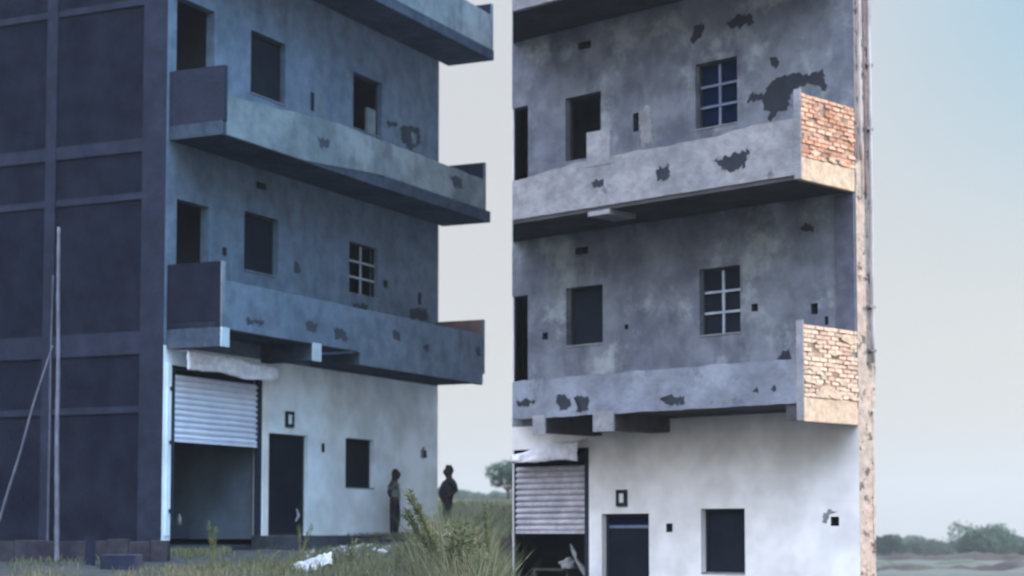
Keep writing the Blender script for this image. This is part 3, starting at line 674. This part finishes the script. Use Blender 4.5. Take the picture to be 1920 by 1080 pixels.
while xx < -5.95:
    ln = random.uniform(0.3, 0.55); b.box(xx, min(xx+ln, -5.9), -0.13, 0.13, -0.5, 0.36+random.uniform(-0.02, 0.03), j=0.008); xx += ln-0.004
o = b.build('masonry_ledge', 'low_wall', bevel=0.01); o.location = (0, 32.2, ground_z(-7.5, 32.2))
tag(o, 'low dark masonry ledge along the foot of the side wall at the bottom left', 'ledge')
# inside the left shop
ca, sa = math.cos(R(64.226)), math.sin(R(64.226))
def aw(x, y): return (-7.06+x*ca-y*sa, 38.0+x*sa+y*ca)
X, Y = aw(1.75, 0.9)
b = MB(); b.tube([(0, 0, 0), (0, 0, 0.16), (0, 0, 0.2), (0, 0, 0.24)], [0.045, 0.045, 0.02, 0.018], 12); o = b.build('bottle', 'sack', smooth=True)
o.location = (X, Y, 0.17); tag(o, 'small white bottle on a block inside the half open shop', 'bottle')
b = MB(); b.box(-0.2, 0.2, -0.12, 0.12, 0, 0.30, j=0.01); o = b.build('concrete_block', 'void', bevel=0.01); o.location = (X, Y, -0.13); tag(o, 'dark block standing on the floor of the left shop', 'block')
# inside the right shop
cb, sb = math.cos(R(-43.743)), math.sin(R(-43.743))
def bw(x, y): return (6.26+x*cb-y*sb, 33.66+x*sb+y*cb)
X, Y = bw(-7.95, 0.95)
t = empty('table', (X, Y, -1.85), R(-43.7), 'olive topped table just inside the right shop', 'table')
b = MB(); b.box(-0.7, 0.35, -0.35, 0.35, 1.05, 1.10); b.build('table_top', 'table', t, bevel=0.008)
for ax, ay in ((-0.64, -0.3), (0.29, -0.3), (-0.64, 0.3), (0.29, 0.3)):
    b = MB(); b.box(ax-0.03, ax+0.03, ay-0.03, ay+0.03, 0, 1.049); b.build('leg', 'table', t)
X2, Y2 = bw(-7.62, 0.62)
o = put_blob('sack', X2, Y2, 0.18, 0.15, 0.14, 3.3, 'sack', 0.3, 0.3, 0, -0.75); tag(o, 'white bulging sack on the table inside the right shop', 'sack')
X3, Y3 = bw(-7.12, 0.5)
b = MB(); pts = [(-0.24, 0.1, 1.62), (-0.16, 0.06, 1.42), (-0.13, 0.04, 1.30), (-0.02, 0.0, 1.15), (0.12, -0.05, 0.9), (0.2, -0.1, 0.0)]
b.tube(pts, [0.02, 0.055, 0.03, 0.06, 0.05, 0.04], 8); o = b.build('rolled_cloth', 'sack', smooth=True); o.location = (X3, Y3, -1.85)
tag(o, 'pale rolled cloth leaning in the dark opening of the right shop', 'cloth')

# ---------------------------------------------------------------- people
def figure(name, mname, chain, radii, parent=None):
    """chain: list of (key, parent key, (x,y,z)); skinned into one surface"""
    keys = {k: i for i, (k, _, _) in enumerate(chain)}
    me = bpy.data.meshes.new(name); me.from_pydata([c[2] for c in chain], [(keys[c[1]], i) for i, c in enumerate(chain) if c[1]], [])
    o = bpy.data.objects.new(name, me); sc.collection.objects.link(o)
    s = o.modifiers.new('skin', 'SKIN'); s.use_smooth_shade = True
    for i, c in enumerate(chain):
        r = radii[c[0]]; r = (r, r) if isinstance(r, (int, float)) else r
        d = me.skin_vertices[0].data[i]; d.radius = r; d.use_root = (i == 0)
    ss = o.modifiers.new('sub', 'SUBSURF'); ss.levels = ss.render_levels = 2
    me.materials.append(M[mname])
    if parent: o.parent = parent
    return o
def person(loc, rz, H, lean, head_tilt, arms, label, shirt, belly, bushy, wide=1.0):
    """stands facing +x; y is left/right; arms: per side (elbow, wrist, finger direction)"""
    root = empty('person', loc, rz, label, 'person')
    k = H/1.65
    L_ = lean
    P = {'pelvis': (0, 0, 0.86), 'waist': (0.01+belly*0.4, 0, 0.98), 'chest': (-0.01+L_*0.6, 0, 1.18), 'upper': (L_, 0, 1.30), 'neck': (L_+0.015, 0, 1.39),
         'jaw': (L_+0.04+head_tilt*0.4, 0, 1.45), 'skull': (L_+0.035+head_tilt, 0, 1.54), 'crown': (L_+0.02+head_tilt*1.1, 0, 1.60),
         'nose': (L_+0.118+head_tilt, 0, 1.475), 'chin': (L_+0.085+head_tilt, 0, 1.425)}
    par = {'pelvis': None, 'waist': 'pelvis', 'chest': 'waist', 'upper': 'chest', 'neck': 'upper', 'jaw': 'neck', 'skull': 'jaw', 'crown': 'skull', 'nose': 'jaw', 'chin': 'jaw'}
    rad = {'pelvis': (0.115, 0.115), 'waist': (0.12, 0.12), 'chest': (0.15, 0.14), 'upper': (0.12, 0.115), 'neck': 0.062, 'jaw': 0.085, 'skull': 0.124, 'crown': 0.098, 'nose': 0.012, 'chin': 0.03}
    for sgn, n in ((1, 'l'), (-1, 'r')):
        el, wr, fd = arms[0 if sgn == 1 else 1]
        P['sh'+n] = (L_, sgn*0.165*wide, 1.31); par['sh'+n] = 'upper'; rad['sh'+n] = 0.07
        P['el'+n] = (el[0]+L_, sgn*(0.165*wide+el[1]), el[2]); par['el'+n] = 'sh'+n; rad['el'+n] = 0.047
        P['wr'+n] = (wr[0]+L_, sgn*(0.165*wide+wr[1]), wr[2]); par['wr'+n] = 'el'+n; rad['wr'+n] = 0.03
        f = Vector(fd).normalized(); f.y *= sgn; w_ = Vector(P['wr'+n]); side = f.cross(Vector((0, 1, 0))).normalized() if abs(f.y) < 0.9 else Vector((1, 0, 0))
        P['pm'+n] = tuple(w_+f*0.06); par['pm'+n] = 'wr'+n; rad['pm'+n] = (0.03, 0.02)
        for q, ln in enumerate((0.062, 0.074, 0.07, 0.055)):
            a = w_+f*0.085+side*(q-1.5)*0.019; c = a+f*ln*0.6; e2 = c+(f+Vector((0, -sgn*0.6, 0))).normalized()*ln*0.5
            P['fa%d%s' % (q, n)] = tuple(a); par['fa%d%s' % (q, n)] = 'pm'+n; rad['fa%d%s' % (q, n)] = 0.010
            P['fb%d%s' % (q, n)] = tuple(c); par['fb%d%s' % (q, n)] = 'fa%d%s' % (q, n); rad['fb%d%s' % (q, n)] = 0.009
            P['fc%d%s' % (q, n)] = tuple(e2); par['fc%d%s' % (q, n)] = 'fb%d%s' % (q, n); rad['fc%d%s' % (q, n)] = 0.008
        a = w_+f*0.03+side*0.04; P['th'+n] = tuple(a); par['th'+n] = 'wr'+n; rad['th'+n] = 0.012
        P['ti'+n] = tuple(a+f*0.045+side*0.015); par['ti'+n] = 'th'+n; rad['ti'+n] = 0.010
        P['hp'+n] = (0, sgn*0.09, 0.80); par['hp'+n] = 'pelvis'; rad['hp'+n] = 0.105
        fx = 0.03*sgn
        P['kn'+n] = (0.02+fx, sgn*0.095, 0.46); par['kn'+n] = 'hp'+n; rad['kn'+n] = 0.078
        P['an'+n] = (-0.02+fx, sgn*0.10, 0.085); par['an'+n] = 'kn'+n; rad['an'+n] = 0.045
        P['he'+n] = (-0.04+fx, sgn*0.10, 0.035); par['he'+n] = 'an'+n; rad['he'+n] = 0.03
        P['to'+n] = (0.16+fx, sgn*0.115, 0.025); par['to'+n] = 'an'+n; rad['to'+n] = (0.035, 0.022)
    for q in ('pelvis', 'waist', 'chest', 'upper'): rad[q] = tuple(v*(1+(wide-1)*2) for v in rad[q])
    sc_ = lambda p: tuple(c*k for c in p)
    order = list(P)
    def mk(nm, mname, ks, grow, root_key, cut=None, ov={}):
        ch = []; rd = {}; P_ = dict(P); par_ = dict(par); rad_ = dict(rad)
        for q, (pos, pr_, rr_) in ov.items(): P_[q] = pos; par_[q] = pr_; rad_[q] = rr_
        for q in ks:
            pos = P_[q] if not cut or q not in cut else tuple(Vector(P[par[q]]).lerp(Vector(P[q]), cut[q]))
            pp = par_[q] if q != root_key else None
            ch.append((q, pp, sc_(pos))); r = rad_[q]; r = (r, r) if isinstance(r, (int, float)) else r
            rd[q] = ((r[0]+grow)*k, (r[1]+grow)*k)
        return figure(nm, mname, ch, rd, root)
    mk('body', 'skin', order, 0, 'pelvis')
    s1 = mk('shirt', shirt, ['hem', 'pelvis', 'waist', 'chest', 'upper', 'shl', 'ell', 'shr', 'elr'], 0.02, 'hem', {'ell': 0.75, 'elr': 0.75}, {'hem': ((0, 0, 0.80), None, (0.10, 0.105)), 'pelvis': (P['pelvis'], 'hem', (0.112, 0.115))})
    s2 = mk('trousers', 'trousers', ['waist', 'pelvis', 'hpl', 'knl', 'anl', 'hpr', 'knr', 'anr'], 0.012, 'waist', {'anl': 0.95, 'anr': 0.95}, {'waist': ((0, 0, 0.93), None, 0.085), 'pelvis': (P['pelvis'], 'waist', 0.095)})
    # hair cap
    c = Vector(sc_(P['skull'])); b = MB(); vs, fs = blob(5 if bushy else 2, 0.118 if bushy else 0.100, 0.115 if bushy else 0.100, 0.140 if bushy else 0.122, 0.12 if bushy else 0.05, 12, False)
    vs = [(x-0.022-max(0, x-0.05)*0.5, y, z) for x, y, z in vs]
    keep = [f for f in fs if sum(vs[i][2] for i in f)/4 > 0.07+sum(vs[i][0] for i in f)/4*0.75]
    b.raw([(v[0]*k, v[1]*k, v[2]*k) for v in vs], keep); h = b.build('hair', 'hair', root, smooth=True); h.location = c+Vector((0, 0, -0.065*k))
    h.modifiers.new('solid', 'SOLIDIFY').thickness = 0.008
    return root
p1x, p1y = (740-960)/3500*45.6, 45.6
person((p1x, p1y, ground_z(p1x, p1y)-0.005), R(-8), 1.66, -0.02, 0.03,
       [((-0.06, 0.03, 1.06), (0.03, -0.01, 0.86), (0.3, 0, -1)), ((-0.09, 0.02, 1.07), (0.02, 0.0, 0.88), (0.4, 0, -1))],
       'person in grey green shirt and dark trousers standing in profile before the pale wall', 'shirt', 0.02, False)
p2x, p2y = (840-960)/3500*46.0, 46.0
person((p2x, p2y, ground_z(p2x, p2y)-0.005), R(180+12), 1.72, -0.045, 0.02,
       [((-0.13, 0.04, 1.08), (0.06, 0.02, 0.96), (0.9, -0.4, -0.2)), ((-0.14, 0.04, 1.08), (0.05, 0.02, 0.95), (0.9, -0.4, -0.2))],
       'person in dark clothes facing left beyond the house corner, legs hidden by grass', 'dark_shirt', 0.14, True, 1.27)

# ---------------------------------------------------------------- grass, weeds
def blades(name, mname, n, region, hmin, hmax, wd, label, lean=0.35):
    vs = []; fs = []
    cnt = 0; tries = 0
    while cnt < n and tries < n*12:
        tries += 1
        r = region()
        if not r: continue
        x, y, hs = r; z = ground_z(x, y)-0.02
        h = random.uniform(hmin, hmax)*hs; a = random.uniform(0, 6.283); dx, dy = math.cos(a), math.sin(a)
        l = random.uniform(0.05, lean)*h*1.6; b_ = random.uniform(0, 6.283); lx, ly = math.cos(b_)*l, math.sin(b_)*l
        w_ = wd*random.uniform(0.6, 1.4); i = len(vs)
        vs += [(x-dx*w_, y-dy*w_, z), (x+dx*w_, y+dy*w_, z), (x+dx*w_*0.8+lx*0.35, y+dy*w_*0.8+ly*0.35, z+h*0.6), (x-dx*w_*0.8+lx*0.35, y-dy*w_*0.8+ly*0.35, z+h*0.6), (x+lx, y+ly, z+h)]
        fs += [(i, i+1, i+2, i+3), (i+3, i+2, i+4)]; cnt += 1
    b = MB(); b.raw(vs, fs); o = b.build(name, mname); return tag(o, label, 'grass', kind='stuff')
def inA(x, y):
    dx, dy = x+7.06, y-38.0; lx = dx*ca+dy*sa; ly = -dx*sa+dy*ca
    return lx > -0.25 and lx < XA+0.1 and ly > -0.5 or (lx <= -0.25 and ly > 0 and lx > -0.6)
def reg_low():
    y = random.uniform(28, 46); a = random.uniform(-0.27, -0.004); x = a*y
    if inA(x, y): return None
    if a < -0.185 and random.random() < 0.75: return None
    if 34 < y < 39 and -0.15 < a < -0.082: return None
    d = noise.noise(Vector((x*0.8, y*0.5, 1)))+0.25*(1-sm(29, 32, y))+0.75*sm(-0.12, -0.03, a)-0.12
    if random.random() > 0.25+d*1.3: return None
    if -4.9 < x < -2.9 and 37.2 < y < 40: return None
    return x, y, 0.7+0.5*sm(-0.2, -0.02, a)*(1-sm(33, 38, y))
blades('grass', 'grass', 42000, reg_low, 0.07, 0.24, 0.009, 'short dry grass on the bank in front of the left building')
def reg_tall():
    y = random.uniform(23, 45.2); a = random.uniform(-0.060, -0.005); x = a*y
    if inA(x, y) or (y > 44.6 and x < -2): return None
    if y > 37 and a < -0.038: return None
    if random.random() > 0.55+0.9*noise.noise(Vector((x*2.2, y*0.8, 5))): return None
    return x, y, (0.3+0.7*sm(-0.060, -0.038, a))*(0.42+0.58*(1-sm(30, 36, y)))*(0.8+0.5*noise.noise(Vector((x*1.5, y*0.5, 8))))
blades('tall_grass', 'grass', 13000, reg_tall, 0.50, 1.38, 0.011, 'tall olive grass growing up to the waist of the dark dressed person', 0.4)
def reg_far():
    y = random.uniform(47, 66); x = random.uniform(-0.045, 0.012)*y
    if inA(x, y): return None
    return x, y, 1
blades('field_grass', 'grass_far', 9000, reg_far, 0.08, 0.3, 0.016, 'soft green field grass behind the corner of the left building')

def weed(px, Y, h, lean, n, leaf, label, spread=0.3, seed=0, fuzzy=False):
    random.seed(seed); X = (px-960)/3500*Y
    root = empty('weed', (X, Y, ground_z(X, Y)-0.03), 0, label, 'weed', 'tall weeds in the near grass')
    st = MB(); lf = MB()
    for i in range(n):
        a = random.uniform(0, 6.283); s_ = spread*random.uniform(0.2, 1); hh = h*random.uniform(0.7, 1.0) if i else h
        tip = Vector((math.cos(a)*s_+lean, math.sin(a)*s_, hh)); mid = Vector((math.cos(a)*s_*0.3+lean*0.25, math.sin(a)*s_*0.3, hh*0.55))
        pts = [Vector((0, 0, 0)).lerp(mid, t*2) if t < 0.5 else mid.lerp(tip, t*2-1) for t in (0, 0.25, 0.5, 0.75, 1)]
        pts = [p+Vector((random.uniform(-1, 1), random.uniform(-1, 1), 0))*0.02 for p in pts]
        st.tube(pts, [0.011, 0.01, 0.008, 0.006, 0.003], 5)
        m = int(46*hh)*(2 if fuzzy else 1)
        for k in range(m):
            t = random.uniform(0.25, 1.02)**(0.6 if fuzzy else 0.85); q = min(3.999, t*4); i0 = int(q)
            p = pts[i0].lerp(pts[i0+1], q-i0)
            d = Vector((random.gauss(0, 1), random.gauss(0, 1), random.gauss(0.5, 0.5))).normalized(); l = leaf*random.uniform(0.5, 1.3)
            if fuzzy: d = (d+(pts[-1]-pts[-2]).normalized()*0.8).normalized()
            sd_ = d.cross(Vector((random.random(), random.random(), 1))).normalized()*l*(0.10 if fuzzy else 0.22)
            e_ = p+d*l
            lf.face([p, p+d*l*0.5+sd_, e_+Vector((0, 0, -l*0.15)), p+d*l*0.5-sd_])
    st.build('stem', 'stem', root); lf.build('foliage', 'weed', root)
    return root
weed(835, 26, 1.62, -0.50, 7, 0.11, 'plume shaped weed leaning left between the two people', 0.07, 3, True)
weed(912, 26, 1.42, 0.0, 3, 0.09, 'single straight weed stalk standing tallest right of the dark dressed person', 0.03, 4, True)
weed(862, 25.5, 1.25, 0.05, 9, 0.13, 'broad leafy weed in front of the dark dressed person', 0.36, 5)
weed(805, 27.5, 1.02, -0.06, 8, 0.11, 'leafy weed at the left edge of the tall weeds, right of the rubble', 0.3, 6)
weed(890, 24.5, 0.98, 0.12, 9, 0.12, 'bushy weed at the bottom of the picture under the straight stalk', 0.34, 7)
weed(940, 26.5, 1.3, -0.03, 7, 0.11, 'weed at the right end of the bank beside the right building', 0.2, 8)
weed(775, 31.0, 0.62, 0.0, 7, 0.09, 'low leafy weed just right of the white plaster lumps', 0.3, 9)
weed(400, 30.5, 0.80, 0.03, 4, 0.07, 'thin weed sprouting in front of the half open shop', 0.18, 10, True)
weed(355, 31.0, 0.40, -0.03, 4, 0.07, 'small weed tuft near the corner of the side wall', 0.2, 11, True)
weed(498, 30.0, 0.38, 0.03, 4, 0.06, 'small weed tuft left of the plastic sheet', 0.2, 12, True)
weed(660, 30.5, 0.55, 0.0, 5, 0.07, 'short weed in front of the rubble stones', 0.22, 13)
weed(565, 31.5, 0.70, 0.04, 4, 0.06, 'thin wispy weed just behind the plastic sheet', 0.2, 14, True)
weed(735, 29.5, 0.60, 0.08, 5, 0.07, 'wispy weed between the rubble and the tall leaning plume', 0.25, 15, True)

# ---------------------------------------------------------------- trees
def tree(X, Y, h, rad_, dens, leaf, label, group=None, seed=1, base=None, trunk_h=0.3, lumps=9, squash=0.8):
    random.seed(seed); z0 = ground_z(X, Y) if base is None else base
    root = empty('tree', (X, Y, z0-0.1), random.uniform(0, 6), label, 'tree', group)
    tr = MB(); cr_ = MB()
    tr.tube([(0, 0, 0), (0.02*h, 0, h*trunk_h), (0, 0.03*h, h*0.7)], [h*0.035, h*0.025, h*0.01], 8)
    for i in range(lumps):
        a = i*2.4+random.random(); rr = rad_*math.sqrt((i+0.5)/lumps)*0.72; zz = h*(trunk_h+(1-trunk_h)*random.uniform(0.3, 0.85)*(1-0.45*(rr/rad_)))
        c = Vector((math.cos(a)*rr, math.sin(a)*rr, zz)); s_ = rad_*random.uniform(0.28, 0.48)
        tr.tube([(0, 0, h*trunk_h*0.9), tuple(c*0.6+Vector((0, 0, h*0.1))), tuple(c)], [h*0.014, h*0.009, h*0.004], 5)
        for k in range(int(dens)):
            d = Vector((random.gauss(0, 1), random.gauss(0, 1), random.gauss(0, 1))).normalized()
            r_ = s_*(0.55+0.5*random.random())*(1+0.35*noise.noise(d*2+Vector((i, 0, 0))))
            p = c+Vector((d.x*r_, d.y*r_, d.z*r_*squash))
            n1 = Vector((random.gauss(0, 1), random.gauss(0, 1), random.gauss(0, 1))).normalized(); n2 = n1.orthogonal().normalized(); n1 = n1*leaf*random.uniform(0.6, 1.3); n2 = n2*leaf*0.5
            cr_.face([p-n1, p+n2, p+n1, p-n2])
    tr.build('trunk', 'bark', root, smooth=True); cr_.build('crown', 'leaf', root)
    return root
def pz(px, py, Y): return ((px-960)/3500*Y, (1000-py)/3500*Y)
X, z = pz(952, 940, 170); tree(X, 170, 4.3, 2.5, 260, 0.16, 'small loose tree far behind, cut off by the right building', None, 21, None, 0.30, 9)
G = 'distant trees at the right edge'
for px, top, Y, hw, lab, sd_ in ((1842, 981, 190, 62, 'large rounded far tree standing highest on the right horizon', 31),
                                (1895, 1000, 195, 30, 'far tree attached to the right side of the large rounded one', 32),
                                (1665, 1002, 200, 32, 'far tree just right of the sunlit building corner', 33),
                                (1712, 1022, 230, 26, 'low far bush right of the tree beside the building corner', 34),
                                (1755, 1018, 260, 34, 'pale low far tree left of the large rounded one', 35),
                                (1618, 1008, 215, 28, 'far tree mostly hidden behind the sunlit building corner', 36),
                                (1935, 1012, 200, 30, 'far tree cut by the right edge of the picture', 37)):
    Y *= 1.8; X, zt = pz(px, top, Y); gz = ground_z(X, Y); r_ = hw/3500*Y
    tree(X, Y, zt-gz+0.3, r_, 330, 0.40, lab, G, sd_, None, 0.12, 11, 0.9)
# faint woods on the horizon
def wood(name, x0, x1, Y, h, n, label, seed):
    random.seed(seed); b = MB()
    for i in range(n):
        X = random.uniform(x0, x1); yy = Y+random.uniform(-8, 8); hh = h*(0.6+0.5*noise.noise(Vector((X*0.07, seed, 0)))+0.25*noise.noise(Vector((X*0.3, seed, 0))))
        p = Vector((X, yy, ground_z(X, yy)+hh*random.random()**0.7)); l = 0.8
        n1 = Vector((random.gauss(0, 1), random.gauss(0, 1), random.gauss(0, 1))).normalized(); n2 = n1.orthogonal().normalized()*l*0.7; n1 = n1*l
        b.face([p-n1, p+n2, p+n1, p-n2])
    return tag(b.build(name, 'leaf'), label, 'woodland', kind='stuff')
wood('distant_wood', 95, 190, 520, 7.5, 16000, 'faint low wood along the right horizon', 2)
wood('distant_wood', -60, 12, 560, 5.5, 9000, 'very faint line of trees on the horizon behind the person in dark clothes', 5)
# low earth banks between the fields on the right
def bund(Y, x0, x1, h, label, m):
    n = 60; vs = []
    for i in range(n+1):
        X = x0+(x1-x0)*i/n; hh = h*(1+0.5*noise.noise(Vector((X*0.3, Y, 0)))); yy = Y+1.2*noise.noise(Vector((X*0.08, Y, 3)))
        z = ground_z(X, yy)
        for dy, dz in ((-0.9, -0.3), (-0.3, hh*0.8), (0.1, hh), (0.9, -0.3)): vs.append((X, yy+dy, z+dz))
    b = MB(); b.raw(vs, [(i*4+k, (i+1)*4+k, (i+1)*4+k+1, i*4+k+1) for i in range(n) for k in range(3)])
    return tag(b.build('field_bank', m, smooth=True), label, None, kind='structure')
M['earth'] = mat('brown earth bank', (0.045, 0.036, 0.033), (0.060, 0.051, 0.045), 0.5, fine=3)
M['earth_pale'] = mat('grassy field bank', (0.055, 0.068, 0.05), (0.08, 0.085, 0.06), 0.3, fine=3)
bund(92, 14, 32, 0.28, 'brown earth bank across the near field', 'earth')
bund(104, 15, 36, 0.2, 'grassy bank between fields', 'earth_pale')
bund(125, 18, 42, 0.35, 'greenish far bank', 'earth')

# ---------------------------------------------------------------- haze
hz = MB(); hz.box(-1620, 1620, -80, 2700, -45, 75); 
hm = bpy.data.materials.new('haze'); hm.use_nodes = True; hn = hm.node_tree; hn.nodes.clear()
pv = hn.nodes.new('ShaderNodeVolumePrincipled'); pv.inputs['Color'].default_value = (0.50, 0.55, 0.565, 1); pv.inputs['Density'].default_value = 0.00042; pv.inputs['Anisotropy'].default_value = 0.2
mo = hn.nodes.new('ShaderNodeOutputMaterial'); hn.links.new(pv.outputs[0], mo.inputs['Volume']); M['haze'] = hm
tag(hz.build('haze', 'haze'), 'pale morning haze', None, kind='stuff')
